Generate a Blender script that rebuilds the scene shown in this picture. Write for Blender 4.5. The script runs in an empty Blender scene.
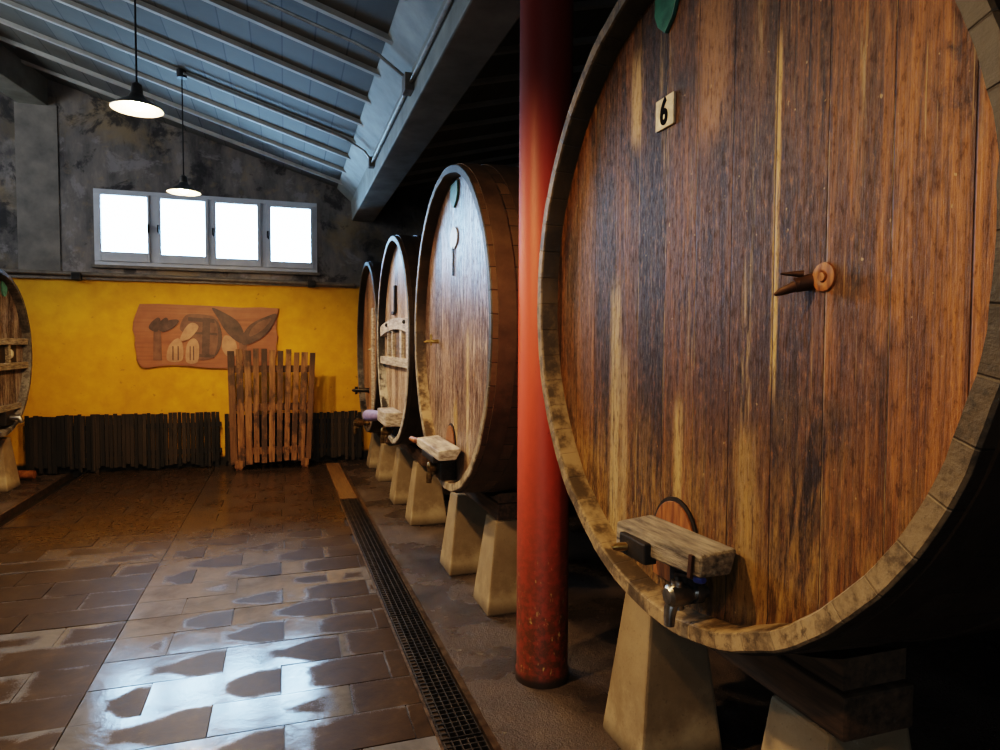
import bpy, bmesh, math, random
from mathutils import Vector, Matrix
random.seed(7)
S = bpy.context.scene
COL = S.collection
PI = math.pi

# ------------------------------------------------------------------ node helper
class NT:
    def __init__(s, name, rough=.5, metal=0.0, spec=.5):
        s.m = bpy.data.materials.new(name); s.m.use_nodes = True
        s.t = s.m.node_tree; s.n = s.t.nodes; s.l = s.t.links
        s.b = s.n['Principled BSDF']
        s.set(s.b.inputs['Roughness'], rough); s.set(s.b.inputs['Metallic'], metal)
        s.set(s.b.inputs['Specular IOR Level'], spec)
    def set(s, sock, v):
        if isinstance(v, bpy.types.NodeSocket): s.l.new(v, sock)
        elif isinstance(v, (tuple, list)) and len(v) == 3 and len(sock.default_value) == 4: sock.default_value = (*v, 1)
        else: sock.default_value = v
    def math(s, op, a, b=0.0, c=0.0, clamp=False):
        n = s.n.new('ShaderNodeMath'); n.operation = op; n.use_clamp = clamp
        s.set(n.inputs[0], a); s.set(n.inputs[1], b); s.set(n.inputs[2], c)
        return n.outputs[0]
    def add(s, a, b): return s.math('ADD', a, b)
    def sub(s, a, b): return s.math('SUBTRACT', a, b)
    def mul(s, a, b): return s.math('MULTIPLY', a, b)
    def obj(s):
        n = s.n.new('ShaderNodeTexCoord'); return n.outputs['Object']
    def uv(s):
        n = s.n.new('ShaderNodeTexCoord'); return n.outputs['UV']
    def geo(s):
        n = s.n.new('ShaderNodeNewGeometry'); return n.outputs['Position']
    def xyz(s, v):
        n = s.n.new('ShaderNodeSeparateXYZ'); s.set(n.inputs[0], v); return n.outputs[0], n.outputs[1], n.outputs[2]
    def vec(s, x, y, z):
        n = s.n.new('ShaderNodeCombineXYZ')
        for i, v in enumerate((x, y, z)): s.set(n.inputs[i], v)
        return n.outputs[0]
    def vscale(s, v, sc, off=(0,0,0)):
        n = s.n.new('ShaderNodeMapping'); s.set(n.inputs[0], v)
        n.inputs['Scale'].default_value = sc; n.inputs['Location'].default_value = off
        return n.outputs[0]
    def noise(s, v, scale=1.0, detail=4.0, rough=.55, dist=0.0):
        n = s.n.new('ShaderNodeTexNoise'); s.set(n.inputs['Vector'], v)
        n.inputs['Scale'].default_value = scale; n.inputs['Detail'].default_value = detail
        n.inputs['Roughness'].default_value = rough; n.inputs['Distortion'].default_value = dist
        return n.outputs['Fac']
    def white(s, w):
        n = s.n.new('ShaderNodeTexWhiteNoise'); n.noise_dimensions = '1D'; s.set(n.inputs['W'], w); return n.outputs['Value']
    def step(s, v, a, b):          # smooth 0..1 between a and b
        n = s.n.new('ShaderNodeMapRange'); n.interpolation_type = 'SMOOTHSTEP'
        s.set(n.inputs[0], v); s.set(n.inputs[1], a); s.set(n.inputs[2], b)
        return n.outputs[0]
    def ramp(s, v, stops):
        n = s.n.new('ShaderNodeValToRGB'); s.set(n.inputs[0], v); e = n.color_ramp.elements
        while len(e) < len(stops): e.new(.5)
        for i, (p, c) in enumerate(stops): e[i].position = p; e[i].color = (*c, 1)
        return n.outputs[0]
    def mix(s, f, a, b, mode='MIX'):
        n = s.n.new('ShaderNodeMix'); n.data_type = 'RGBA'; n.blend_type = mode; n.clamp_factor = True
        s.set(n.inputs[0], f); s.set(n.inputs[6], a); s.set(n.inputs[7], b)
        return n.outputs[2]
    def bump(s, h, strength=.3, dist=.01):
        n = s.n.new('ShaderNodeBump'); n.inputs['Strength'].default_value = strength
        n.inputs['Distance'].default_value = dist; s.set(n.inputs['Height'], h)
        s.l.new(n.outputs[0], s.b.inputs['Normal']); return n
    def color(s, c): s.set(s.b.inputs['Base Color'], c)
    def roughness(s, r): s.set(s.b.inputs['Roughness'], r)

def noisy(name, c1, c2, scale=6, rough=.6, metal=0, bump=.2, stretch=(1,1,1), detail=6, bdist=.005):
    t = NT(name, rough, metal); v = t.vscale(t.obj(), stretch)
    f = t.noise(v, scale, detail, .6)
    t.color(t.ramp(f, [(.3, c1), (.72, c2)]))
    t.bump(t.noise(v, scale*3, 5, .65), bump, bdist)
    return t.m

# ------------------------------------------------------------------ mesh builder (world coordinates)
class MB:
    def __init__(s): s.bm = bmesh.new()
    def box(s, lo, hi, jit=0.0):
        v = []
        for x in (lo[0], hi[0]):
            for y in (lo[1], hi[1]):
                for z in (lo[2], hi[2]):
                    v.append(s.bm.verts.new((x+random.uniform(-jit,jit), y+random.uniform(-jit,jit), z+random.uniform(-jit,jit))))
        for f in ((0,1,3,2),(4,6,7,5),(0,4,5,1),(2,3,7,6),(0,2,6,4),(1,5,7,3)):
            s.bm.faces.new([v[i] for i in f])
        return s
    def hexa(s, pts):   # 8 points: bottom 4 ccw, top 4 ccw
        v = [s.bm.verts.new(p) for p in pts]
        for f in ((3,2,1,0),(4,5,6,7),(0,1,5,4),(1,2,6,5),(2,3,7,6),(3,0,4,7)):
            s.bm.faces.new([v[i] for i in f])
        return s
    def tube(s, pts, r, seg=10, cap=True):
        pts = [Vector(p) for p in pts]; rs = r if isinstance(r, (list, tuple)) else [r]*len(pts)
        rings = []; ref = None
        for i, p in enumerate(pts):
            d = (pts[min(i+1, len(pts)-1)] - pts[max(i-1, 0)]).normalized()
            if ref is None:
                ref = Vector((0,0,1)) if abs(d.z) < .9 else Vector((1,0,0))
            a = d.cross(ref).normalized(); b = a.cross(d).normalized(); ref = b
            rings.append([s.bm.verts.new(p + (a*math.cos(2*PI*k/seg) + b*math.sin(2*PI*k/seg))*rs[i]) for k in range(seg)])
        for i in range(len(rings)-1):
            for k in range(seg):
                s.bm.faces.new((rings[i][k], rings[i][(k+1)%seg], rings[i+1][(k+1)%seg], rings[i+1][k]))
        if cap:
            s.bm.faces.new(list(reversed(rings[0]))); s.bm.faces.new(rings[-1])
        return s
    def lathe(s, prof, o, axis='x', seg=96, closed=True, jit=None):
        """prof: list of (along, radius); ring about axis through o"""
        o = Vector(o); rings = []
        for j, (a, r) in enumerate(prof):
            ring = []
            for k in range(seg):
                t = 2*PI*k/seg; rr = r + (jit(j, k) if jit else 0)
                if axis == 'x': p = Vector((a, rr*math.cos(t), rr*math.sin(t)))
                elif axis == 'y': p = Vector((rr*math.cos(t), a, rr*math.sin(t)))
                else: p = Vector((rr*math.cos(t), rr*math.sin(t), a))
                ring.append(s.bm.verts.new(o + p))
            rings.append(ring)
        n = len(rings)
        for i in range(n if closed else n-1):
            A, B = rings[i], rings[(i+1) % n]
            for k in range(seg):
                s.bm.faces.new((A[k], A[(k+1)%seg], B[(k+1)%seg], B[k]))
        return s, rings
    def poly(s, pts, d):     # prism: polygon points, extruded by vector d
        d = Vector(d)
        a = [s.bm.verts.new(Vector(p)) for p in pts]; b = [s.bm.verts.new(Vector(p)+d) for p in pts]
        s.bm.faces.new(a); s.bm.faces.new(list(reversed(b)))
        n = len(a)
        for i in range(n): s.bm.faces.new((a[i], b[i], b[(i+1)%n], a[(i+1)%n]))
        return s
    def sphere(s, c, r, seg=12):
        bmesh.ops.create_uvsphere(s.bm, u_segments=seg*2, v_segments=seg, radius=r, matrix=Matrix.Translation(Vector(c)))
        return s
    def build(s, name, mat, parent=None, bevel=0.0, smooth=None, bseg=2):
        bm = s.bm
        if bevel: bmesh.ops.bevel(bm, geom=list(bm.edges), offset=bevel, segments=bseg, affect='EDGES', profile=.6, clamp_overlap=True)
        bmesh.ops.recalc_face_normals(bm, faces=list(bm.faces))
        root = parent
        off = Vector((0,0,0))
        while root is not None:
            off += root.location; root = root.parent
        if off.length: bmesh.ops.translate(bm, verts=list(bm.verts), vec=-off)
        me = bpy.data.meshes.new(name); bm.to_mesh(me); bm.free()
        if smooth is not None:
            for p in me.polygons: p.use_smooth = True
            me.set_sharp_from_angle(angle=math.radians(smooth))
        if mat: me.materials.append(mat)
        o = bpy.data.objects.new(name, me); COL.objects.link(o)
        if parent is not None: o.parent = parent
        return o

def tag(o, label=None, cat=None, group=None, kind=None):
    if label: o['label'] = label
    if cat: o['category'] = cat
    if group: o['group'] = group
    if kind: o['kind'] = kind
    return o
def thing(name, loc, label, cat, group=None):
    o = bpy.data.objects.new(name, None); o.empty_display_size = .1
    COL.objects.link(o); o.location = loc
    return tag(o, label, cat, group)
def recenter(o, base):
    """put a single-mesh thing's origin at its base"""
    base = Vector(base); o.data.transform(Matrix.Translation(-base)); o.location = base; return o
def struct(name, mb, mat, label=None, parent=None, **k):
    o = mb.build(name, mat, parent, **k)
    if parent is None: o['kind'] = 'structure'
    if label: o['label'] = label
    return o

# ------------------------------------------------------------------ materials
def head_mat(name, dark, mid, light, streak, wear, seed, pw=.17, wear_z=(-.2,-.85), streak_amt=.5, rough=(.25,.5), tintvar=.5,
             bumpk=.35, patches=(), stain=.6, spec=.6, scratch=.5, peel=0.0, peel_c=(.5,.45,.4)):
    """wood of a barrel head: object origin at base, z measured from 'zc' attribute baked as constant"""
    t = NT(name); x, y, z = t.xyz(t.obj())
    warp = t.noise(t.vec(0.0, t.mul(y, .7), t.mul(z, .5)), 1.0, 1)
    yy = t.add(t.add(y, t.mul(warp, .02)), seed*.071)
    p = t.math('DIVIDE', yy, pw); idx = t.math('FLOOR', p); fr = t.math('FRACT', p)
    r1 = t.white(t.add(idx, seed)); r2 = t.white(t.add(idx, seed+31.7)); r3 = t.white(t.add(idx, seed+77.1))
    sh = t.mul(r1, 9.0)
    g1 = t.noise(t.vec(t.add(sh, seed), t.mul(y, 26.0), t.mul(t.add(z, sh), 1.3)), 1.0, 7, .65, .6)
    g2 = t.noise(t.vec(seed*1.3, t.mul(y, 120.0), t.mul(z, 4.0)), 1.0, 5, .7)
    bl = t.noise(t.vec(seed*2.1, t.mul(y, 5.0), t.mul(z, 2.2)), 1.0, 6, .62, .4)
    g3 = t.noise(t.vec(seed*1.9, t.mul(y, 330.0), t.mul(z, 9.0)), 1.0, 3, .6)
    gg = t.add(t.add(t.add(t.mul(g1, .52), t.mul(g2, .26)), t.mul(g3, .18)), t.mul(t.sub(r2, .5), .22))
    c = t.ramp(gg, [(.36, dark), (.49, mid), (.62, light)])
    c = t.mix(t.mul(t.step(bl, .5, .68), .75), c, dark)
    c = t.mix(t.mul(t.step(r1, .35, 1.0), tintvar), c, tuple(a*.45 for a in mid))
    # pale vertical streaks
    s1 = t.noise(t.vec(seed*4.0, t.mul(y, 15.0), t.mul(z, .8)), 1.0, 3, .5)
    s2 = t.noise(t.vec(seed*4.7, t.mul(y, 90.0), t.mul(z, 7.0)), 1.0, 5, .75)
    sm = t.mul(t.step(s1, .6, .72), t.step(s2, .42, .6))
    c = t.mix(t.mul(sm, streak_amt), c, streak)
    # worn, flaking lower part
    wz = t.add(t.step(z, wear_z[0], wear_z[1]), t.mul(t.sub(bl, .5), .9))
    w2 = t.noise(t.vec(seed*5.0, t.mul(y, 48.0), t.mul(z, 6.0)), 1.0, 8, .75)
    w3 = t.noise(t.vec(seed*6.0, t.mul(y, 9.0), t.mul(z, 3.0)), 1.0, 6, .7)
    wm = t.mul(t.step(wz, .2, .95), t.add(t.mul(t.step(w2, .40, .62), .7), t.mul(t.step(w3, .45, .62), .35)))
    c = t.mix(wm, c, t.mix(g3, tuple(q*.45 for q in wear), tuple(min(1,q*1.45) for q in wear)))
    st = t.noise(t.vec(seed*8.0, t.mul(y, 6.5), t.mul(z, 1.6)), 1.0, 9, .72, .6)
    c = t.mix(t.mul(t.step(st, .54, .66), stain), c, tuple(q*.8 for q in dark))
    # painted-over / spilled runs at given places: (y, z_top, z_bot, halfwidth, colour, strength)
    for (py, zt, zb, hw, pc, st) in patches:
        d = t.math('ABSOLUTE', t.sub(t.add(y, t.mul(t.sub(s2, .5), hw*1.6)), py))
        m = t.mul(t.step(d, hw, hw*.25), t.mul(t.step(z, zb, zb+.12), t.step(z, zt, zt-.12)))
        m = t.mul(m, t.step(t.add(s2, t.mul(g2, .4)), .52, .68))
        c = t.mix(t.mul(m, st), c, pc)
    # flaky grit, fine pale scratches, dark drips
    fl = t.noise(t.vec(seed*9.0, t.mul(y, 70.0), t.mul(z, 24.0)), 1.0, 6, .75)
    c = t.mix(t.mul(t.step(fl, .52, .66), .55), c, tuple(q*.7 for q in dark))
    c = t.mix(t.mul(t.step(fl, .46, .34), .35), c, tuple(min(1,q*1.25) for q in light))
    sc = t.noise(t.vec(seed*10.0, t.mul(y, 210.0), t.mul(z, 3.2)), 1.0, 2, .5)
    sc = t.mul(t.step(sc, .66, .72), t.step(s1, .42, .55))
    c = t.mix(t.mul(sc, scratch), c, streak)
    if peel:
        pe = t.noise(t.vec(seed*12.0, t.mul(y, 34.0), t.mul(z, 5.0)), 1.0, 8, .78)
        pm = t.noise(t.vec(seed*13.0, t.mul(y, 4.0), t.mul(z, 1.6)), 1.0, 3, .6)
        c = t.mix(t.mul(t.mul(t.step(pe, .50, .58), t.step(pm, .35, .6)), peel), c, peel_c)
        c = t.mix(t.mul(t.step(pe, .45, .38), peel*.8), c, tuple(q*.8 for q in dark))
    sp_ = t.noise(t.vec(seed*11.0, t.mul(y, 55.0), t.mul(z, 40.0)), 1.0, 2, .5)
    c = t.mix(t.mul(t.step(sp_, .72, .76), .6), c, streak)
    # plank seams
    e = t.math('ABSOLUTE', t.sub(fr, .5)); seam = t.step(e, .482, .497)
    c = t.mix(t.mul(seam, .85), c, t.mix(t.step(r3, .68, .75), (.012,.007,.004), t.mix(t.step(s2, .4, .6), (.02,.012,.006), streak)))
    t.color(c)
    t.roughness(t.add(t.add(t.math('MULTIPLY_ADD', g2, rough[1]-rough[0], rough[0]), t.mul(wm, .25)), t.mul(t.step(fl, .45, .65), .3)))
    h = t.add(t.add(t.mul(g2, .5), t.mul(g1, .5)), t.mul(seam, -1.5))
    h = t.add(h, t.mul(wm, .35)); h = t.add(h, t.mul(r2, .9))
    h = t.add(h, t.add(t.mul(g3, .25), t.mul(fl, .7))); t.bump(h, bumpk, .006)
    t.b.inputs['Specular IOR Level'].default_value = spec
    if peel:
        dk = t.mul(t.step(pe, .54, .45), t.math('MULTIPLY_ADD', pm, .5, .6))
        t.set(t.b.inputs['Specular IOR Level'], t.math('MULTIPLY_ADD', dk, -.9*spec, spec))
    return t.m

def stave_mat(name, R, base, hi, rim, inner, zc):
    """staves: origin at barrel base, axis at height zc above it; rim face lies at x<0.006"""
    t = NT(name, .55); x, y, z = t.xyz(t.obj()); z = t.sub(z, zc)
    a = t.math('ARCTAN2', z, y); rad = t.math('SQRT', t.add(t.mul(y, y), t.mul(z, z)))
    n = round(2*PI*R/.12); p = t.mul(a, n/(2*PI)); idx = t.math('FLOOR', p); fr = t.math('FRACT', p)
    r1 = t.white(idx); e = t.math('ABSOLUTE', t.sub(fr, .5)); seam = t.step(e, .47, .495)
    g = t.noise(t.vec(t.mul(x, 2.0), t.mul(a, 40.0), t.mul(r1, 6.0)), 1.0, 6, .65)
    c = t.mix(t.add(t.mul(g, .7), t.mul(t.sub(r1, .5), .5)), base, hi)
    c = t.mix(t.mul(seam, .9), c, (.004,.003,.002))
    gn = t.noise(t.obj(), 28.0, 6, .7)
    gb = t.noise(t.obj(), 5.0, 5, .65)
    ic = t.mix(t.step(gb, .42, .62), inner, tuple(q*.25 for q in inner))
    ic = t.mix(t.mul(t.step(e, .488, .499), .4), ic, (.006,.004,.002))
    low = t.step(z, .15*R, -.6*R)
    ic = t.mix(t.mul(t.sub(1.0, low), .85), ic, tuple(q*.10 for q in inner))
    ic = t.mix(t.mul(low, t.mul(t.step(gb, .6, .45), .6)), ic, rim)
    c = t.mix(t.mul(t.step(rad, R-.022, R-.03), t.step(x, .2, .1)), c, ic)
    rc = t.mix(t.step(t.add(t.mul(gn, .5), t.add(t.mul(gb, .5), t.mul(t.sub(r1, .5), .12))), .44, .66), rim, tuple(q*.3 for q in rim))
    rc = t.mix(t.mul(t.step(e, .49, .499), .4), rc, (.03,.02,.012))
    gv = t.noise(t.obj(), 11.0, 7, .72)
    rc = t.mix(t.mul(t.step(gv, .46, .60), .75), rc, tuple(q*.22 for q in rim))
    rc = t.mix(t.mul(t.step(gn, .56, .66), .7), rc, tuple(q*.15 for q in rim))
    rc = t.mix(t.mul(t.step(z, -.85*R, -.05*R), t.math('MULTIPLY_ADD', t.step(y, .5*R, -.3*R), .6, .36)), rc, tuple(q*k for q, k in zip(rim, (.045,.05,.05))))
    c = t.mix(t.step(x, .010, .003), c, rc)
    t.color(c); t.bump(t.add(t.mul(g, .6), t.add(t.mul(gn, 1.0), t.mul(seam, -1.2))), .5, .006)
    return t.m

M_hoop = noisy('iron_hoop', (.016,.011,.008), (.05,.032,.02), 14, .55, .35, .25)
M_hoop_brown = noisy('brown_iron_hoop', (.075,.043,.022), (.15,.09,.045), 9, .6, .1, .3)
M_rust = noisy('rusty_iron', (.035,.015,.007), (.10,.05,.022), 20, .6, .5, .3)
M_brass = noisy('brass', (.30,.19,.06), (.55,.38,.14), 25, .3, .9, .1)
M_brass_dark = noisy('tarnished_brass', (.05,.035,.015), (.34,.23,.09), 30, .35, .85, .2)
M_steel = noisy('worn_steel', (.20,.19,.17), (.5,.48,.44), 25, .28, .95, .15)
M_dark_steel = noisy('dark_steel', (.02,.018,.015), (.08,.07,.06), 25, .35, .8, .2)
M_black = noisy('black_grime', (.006,.005,.004), (.02,.015,.01), 25, .55, .0, .2)
M_blue = noisy('blue_plastic', (.02,.04,.16), (.04,.07,.28), 20, .35)
M_violet = noisy('violet_plastic', (.20,.17,.34), (.34,.30,.5), 20, .4)
M_green = noisy('green_paint', (.01,.06,.045), (.03,.17,.12), 18, .4, 0, .2)
M_oldgreen = noisy('oxidised_green', (.03,.10,.09), (.10,.30,.26), 18, .45, 0, .2)
M_grey_bar = noisy('weathered_timber', (.03,.022,.013), (.40,.33,.23), 9, .6, 0, 1.0, (6,.8,7), 9, .012)
M_pale_bar = noisy('pale_timber', (.16,.12,.09), (.60,.54,.47), 9, .55, 0, .4, (3,.6,6))
M_orange_wood = noisy('raw_orange_wood', (.09,.028,.008), (.36,.15,.035), 8, .5, 0, .4, (3,9,.8))
M_plate = noisy('aged_white_plate', (.34,.29,.20), (.66,.60,.46), 26, .45, 0, .1)
M_ink = NT('black_ink', .8, 0, .05); M_ink.color((.006,.005,.005)); M_ink = M_ink.m
M_timber = noisy('bearer_timber', (.035,.022,.012), (.17,.10,.05), 5, .65, 0, .4, (8,.8,8))

def concrete_mat(name, c1, c2, stain, scale=4.0, rough=.75, bump=.35):
    t = NT(name, rough); o = t.obj()
    a = t.noise(o, scale, 8, .65); b = t.noise(o, scale*14, 4, .7); x, y, z = t.xyz(o)
    c = t.ramp(a, [(.33, c1), (.66, c2)])
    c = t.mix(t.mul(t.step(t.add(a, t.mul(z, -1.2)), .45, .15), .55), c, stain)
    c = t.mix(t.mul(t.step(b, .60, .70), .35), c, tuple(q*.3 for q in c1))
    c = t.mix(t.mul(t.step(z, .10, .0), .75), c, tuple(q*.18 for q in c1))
    t.color(c); t.bump(t.add(t.mul(b, .7), a), bump, .006); return t.m
M_pier = concrete_mat('pier_concrete', (.27,.20,.115), (.46,.365,.225), (.17,.12,.065))

def wall_mat():
    t = NT('back_wall_plaster', .8); o = t.geo(); x, y, z = t.xyz(o)
    n1 = t.noise(o, 1.3, 9, .62, .3); n2 = t.noise(o, 7.0, 6, .6); n3 = t.noise(t.vscale(o, (1.0,1,.35)), 2.4, 8, .65)
    yel = t.ramp(t.add(t.mul(n1, .6), t.mul(n2, .4)), [(.3, (.47,.235,.006)), (.62, (.66,.37,.01))])
    yel = t.mix(t.mul(t.step(n3, .58, .72), .35), yel, (.36,.15,.02))
    spots = t.noise(o, 16.0, 3, .5)
    yel = t.mix(t.mul(t.step(spots, .69, .76), .5), yel, (.2,.08,.01))
    gry = t.ramp(n3, [(.34, (.07,.065,.065)), (.5, (.21,.19,.175)), (.68, (.36,.31,.26))])
    gry = t.mix(t.mul(t.step(n2, .55, .7), .4), gry, (.36,.27,.17))
    bw = t.noise(t.vscale(o, (1,1,1)), .9, 6, .6, .4); wt = t.noise(o, 2.1, 7, .68, .5)
    gry = t.mix(t.mul(t.step(bw, .52, .66), .75), gry, (.34,.25,.14))
    gry = t.mix(t.mul(t.step(wt, .53, .63), .8), gry, (.035,.034,.036))
    gry = t.mix(t.mul(t.step(wt, .44, .36), .6), gry, (.36,.33,.32))
    # dark mould towards the left and the right of the window
    side = t.step(t.math('ABSOLUTE', t.add(x, .9)), 1.2, 2.3)
    gry = t.mix(t.mul(side, t.mul(t.step(n1, .42, .58), .6)), gry, (.022,.022,.022))
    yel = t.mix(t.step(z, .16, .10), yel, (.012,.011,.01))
    t.color(t.mix(t.step(z, 2.40, 2.43), yel, gry))
    t.bump(t.add(n2, t.mul(n1, .5)), .35, .01); return t.m
M_wall = wall_mat()
M_dark_wall = noisy('dark_plaster', (.06,.055,.05), (.15,.13,.11), 2, .85, 0, .3)

def ceil_mat():
    t = NT('ceiling_blocks', .8); o = t.geo(); x, y, z = t.xyz(o)
    px = t.math('DIVIDE', x, .235); ix = t.math('FLOOR', px); ex = t.math('ABSOLUTE', t.sub(t.math('FRACT', px), .5))
    iy = t.math('FLOOR', t.math('DIVIDE', t.add(y, .02), .61))
    r = t.white(t.add(ix, t.mul(iy, 13.7)))
    n = t.noise(o, 3.0, 7, .6)
    c = t.mix(t.add(t.mul(n, .7), t.mul(t.sub(r, .5), .5)), (.085,.085,.072), (.16,.16,.14))
    c = t.mix(t.mul(t.step(ex, .465, .49), t.math('MULTIPLY_ADD', r, .6, .3)), c, (.02,.022,.025))
    t.color(c); t.bump(t.noise(o, 30, 4, .6), .2, .004); return t.m
M_ceil = ceil_mat()
M_rib = noisy('rib_concrete', (.34,.335,.30), (.50,.485,.43), 5, .75, 0, .2)
M_beam = noisy('beam_concrete', (.17,.17,.145), (.33,.33,.285), 3.5, .7, 0, .3)

def tile_mat():
    """stone slabs; UV runs 0..1 over every slab, colour attribute 'rnd' is one random per slab"""
    t = NT('wet_stone_slabs'); u, v, _ = t.xyz(t.uv()); o = t.geo()
    at = t.n.new('ShaderNodeVertexColor'); at.layer_name = 'rnd'; r1, r2, r3 = t.xyz(at.outputs['Color'])
    X, Y, Z = t.xyz(o)
    n1 = t.noise(o, 5.0, 8, .65, .5); n2 = t.noise(o, 170.0, 3, .6); n3 = t.noise(t.vscale(o, (1,1,1)), 2.0, 5, .6); n4 = t.noise(o, 22.0, 6, .7)
    # dry core of each slab, shifted to its right-hand end; damp film round its edges, paled by painted-in reflection
    du = t.math('ABSOLUTE', t.sub(u, t.math('MULTIPLY_ADD', r1, .25, .55))); dv = t.math('ABSOLUTE', t.sub(v, .45))
    k = t.math('MAXIMUM', t.mul(du, 2.0), t.mul(dv, 2.15))
    k = t.add(k, t.add(t.mul(t.sub(n1, .5), .75), t.add(t.mul(t.sub(n4, .5), .35), t.mul(t.sub(r2, .5), .9))))
    mid = t.mul(t.step(X, -1.15, -.75), t.step(X, .35, -.1))
    k = t.add(k, t.mul(t.sub(n2, .5), .55)); k = t.add(k, t.mul(mid, t.mul(t.step(u, .85, .45), .7)))
    wet = t.step(k, .66, .92)
    far = t.step(Y, 6.2, 4.6)
    wet = t.mul(wet, t.add(t.mul(far, .92), .08))
    stone = t.ramp(t.add(t.mul(n1, .6), t.mul(n4, .4)), [(.3, (.022,.0135,.006)), (.55, (.052,.033,.014)), (.75, (.095,.062,.027))])
    stone = t.mix(t.mul(r3, .4), stone, (.04,.024,.010))
    film = t.ramp(n1, [(.3, (.085,.09,.108)), (.7, (.165,.168,.19))])
    t.color(t.mix(wet, stone, film))
    rg = t.math('MULTIPLY_ADD', wet, -.25, .42)
    rg = t.add(rg, t.mul(t.sub(n4, .5), .18)); rg = t.sub(rg, t.mul(t.step(Y, 4.6, 6.5), .16))
    rg = t.sub(rg, t.mul(t.mul(t.step(X, -1.0, -.7), t.mul(t.step(Y, 5.0, 4.0), wet)), .06))
    t.roughness(t.math('MAXIMUM', rg, .1))
    t.set(t.b.inputs['Specular IOR Level'], t.add(t.math('MULTIPLY_ADD', wet, .47, .13), t.mul(t.step(Y, 5.0, 7.0), .3)))
    hgt = t.add(t.mul(n1, .6), t.add(t.mul(n2, t.math('MULTIPLY_ADD', wet, -.05, .10)), t.mul(n4, .12)))
    t.bump(hgt, .45, .006); return t.m
M_tile = tile_mat()
M_grout = noisy('dark_grout', (.02,.014,.009), (.05,.035,.022), 9, .5, 0, .3)

def rough_floor_mat():
    t = NT('damp_rough_concrete'); o = t.geo()
    n1 = t.noise(o, 1.6, 8, .62); n2 = t.noise(o, 60.0, 5, .7); n3 = t.noise(o, 7.0, 6, .65)
    c = t.ramp(n1, [(.32, (.022,.017,.013)), (.55, (.085,.063,.047)), (.72, (.17,.125,.088))])
    c = t.mix(t.mul(t.step(n2, .52, .66), .4), c, (.15,.12,.10))
    t.color(c)
    wet = t.step(n1, .56, .42)
    t.roughness(t.add(t.math('MULTIPLY_ADD', wet, -.33, .52), t.mul(t.sub(n3, .5), .2)))
    n5 = t.noise(o, 130.0, 3, .6)
    t.bump(t.add(t.add(t.mul(n2, .5), t.mul(n5, .3)), t.add(t.mul(n3, .5), n1)), 1.0, .02); return t.m
M_rough = rough_floor_mat()
M_white = noisy('window_paint', (.55,.57,.60), (.66,.68,.72), 6, .45, 0, .1)
M_enamel = NT('white_enamel', .3); M_enamel.color((.85,.82,.76)); M_enamel = M_enamel.m
M_shade = noisy('grey_enamel', (.05,.05,.05), (.12,.115,.11), 9, .35, .2, .1)
M_cable = noisy('black_cable', (.01,.01,.01), (.02,.02,.02), 9, .6)
M_pipe = noisy('galvanised_pipe', (.22,.21,.19), (.42,.40,.36), 12, .4, .7, .1)
M_boxg = noisy('grey_box', (.12,.10,.08), (.22,.19,.15), 12, .5, 0, .1)
def fence_mat():
    t = NT('blackened_slats', .7); o = t.geo(); x, y, z = t.xyz(o)
    r = t.white(t.math('FLOOR', t.mul(x, 22.0))); g = t.noise(t.vec(t.mul(x, 60.0), 0.0, t.mul(z, 4.0)), 1.0, 6, .7); b = t.noise(o, 3.0, 4, .6)
    c = t.mix(t.add(t.mul(g, .6), t.mul(t.sub(r, .5), .9)), (.006,.0055,.005), (.06,.043,.028))
    c = t.mix(t.mul(t.step(z, .55, .72), .6), c, (.012,.011,.011)); c = t.mix(t.step(b, .55, .7), c, (.01,.009,.008))
    t.color(c); t.bump(g, .4, .004); return t.m
M_fence = fence_mat()
M_grate = noisy('grate_steel', (.05,.045,.04), (.16,.14,.115), 20, .4, .85, .2)
M_edge = noisy('gutter_edge_steel', (.09,.06,.04), (.34,.25,.17), 16, .32, .8, .2)
M_pit = noisy('gutter_pit', (.006,.005,.004), (.02,.015,.01), 8, .4)
M_plank = noisy('gutter_plank', (.09,.05,.016), (.24,.14,.05), 6, .5, 0, .3, (9,.8,1))
def pallet_mat(name, c1, c2, c3):
    t = NT(name, .65); o = t.obj(); x, y, z = t.xyz(o)
    oi = t.n.new('ShaderNodeObjectInfo'); r = oi.outputs['Random']
    g = t.noise(t.vec(t.mul(x, 40.0), t.mul(r, 50.0), t.mul(z, 3.0)), 1.0, 7, .7)
    b = t.noise(t.vec(t.mul(x, 5.0), t.mul(r, 80.0), t.mul(z, 3.5)), 1.0, 6, .65)
    c = t.ramp(g, [(.3, c1), (.5, c2), (.7, c3)])
    c = t.mix(t.mul(t.step(b, .48, .60), .85), c, (.03,.018,.012)); c = t.mix(t.mul(t.step(r, .5, .95), .55), c, (.06,.034,.018))
    c = t.mix(t.mul(t.step(z, 1.15, 1.5), t.mul(t.step(r, .3, .8), .8)), c, (.02,.014,.012))
    t.color(c); t.bump(g, .4, .004); return t.m
M_pallet = pallet_mat('pallet_wood', (.05,.024,.010), (.22,.105,.036), (.36,.19,.07))
def sign_mat():
    t = NT('carved_board', .5); o = t.obj(); x, y, z = t.xyz(o)
    g = t.noise(t.vec(t.mul(x, 1.3), 0.0, t.mul(z, 26.0)), 1.0, 6, .6, .5); b = t.noise(o, 5.0, 5, .6)
    c = t.ramp(t.add(t.mul(g, .6), t.mul(b, .4)), [(.3, (.20,.075,.035)), (.55, (.31,.125,.055)), (.75, (.38,.18,.09))])
    t.color(c); t.bump(g, .2, .003); return t.m
M_sign = sign_mat()
M_burn = noisy('burnt_relief', (.045,.028,.022), (.13,.075,.05), 9, .5, 0, .3)
M_burn_mid = noisy('brown_relief', (.10,.05,.03), (.22,.11,.065), 9, .5, 0, .3)
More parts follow.
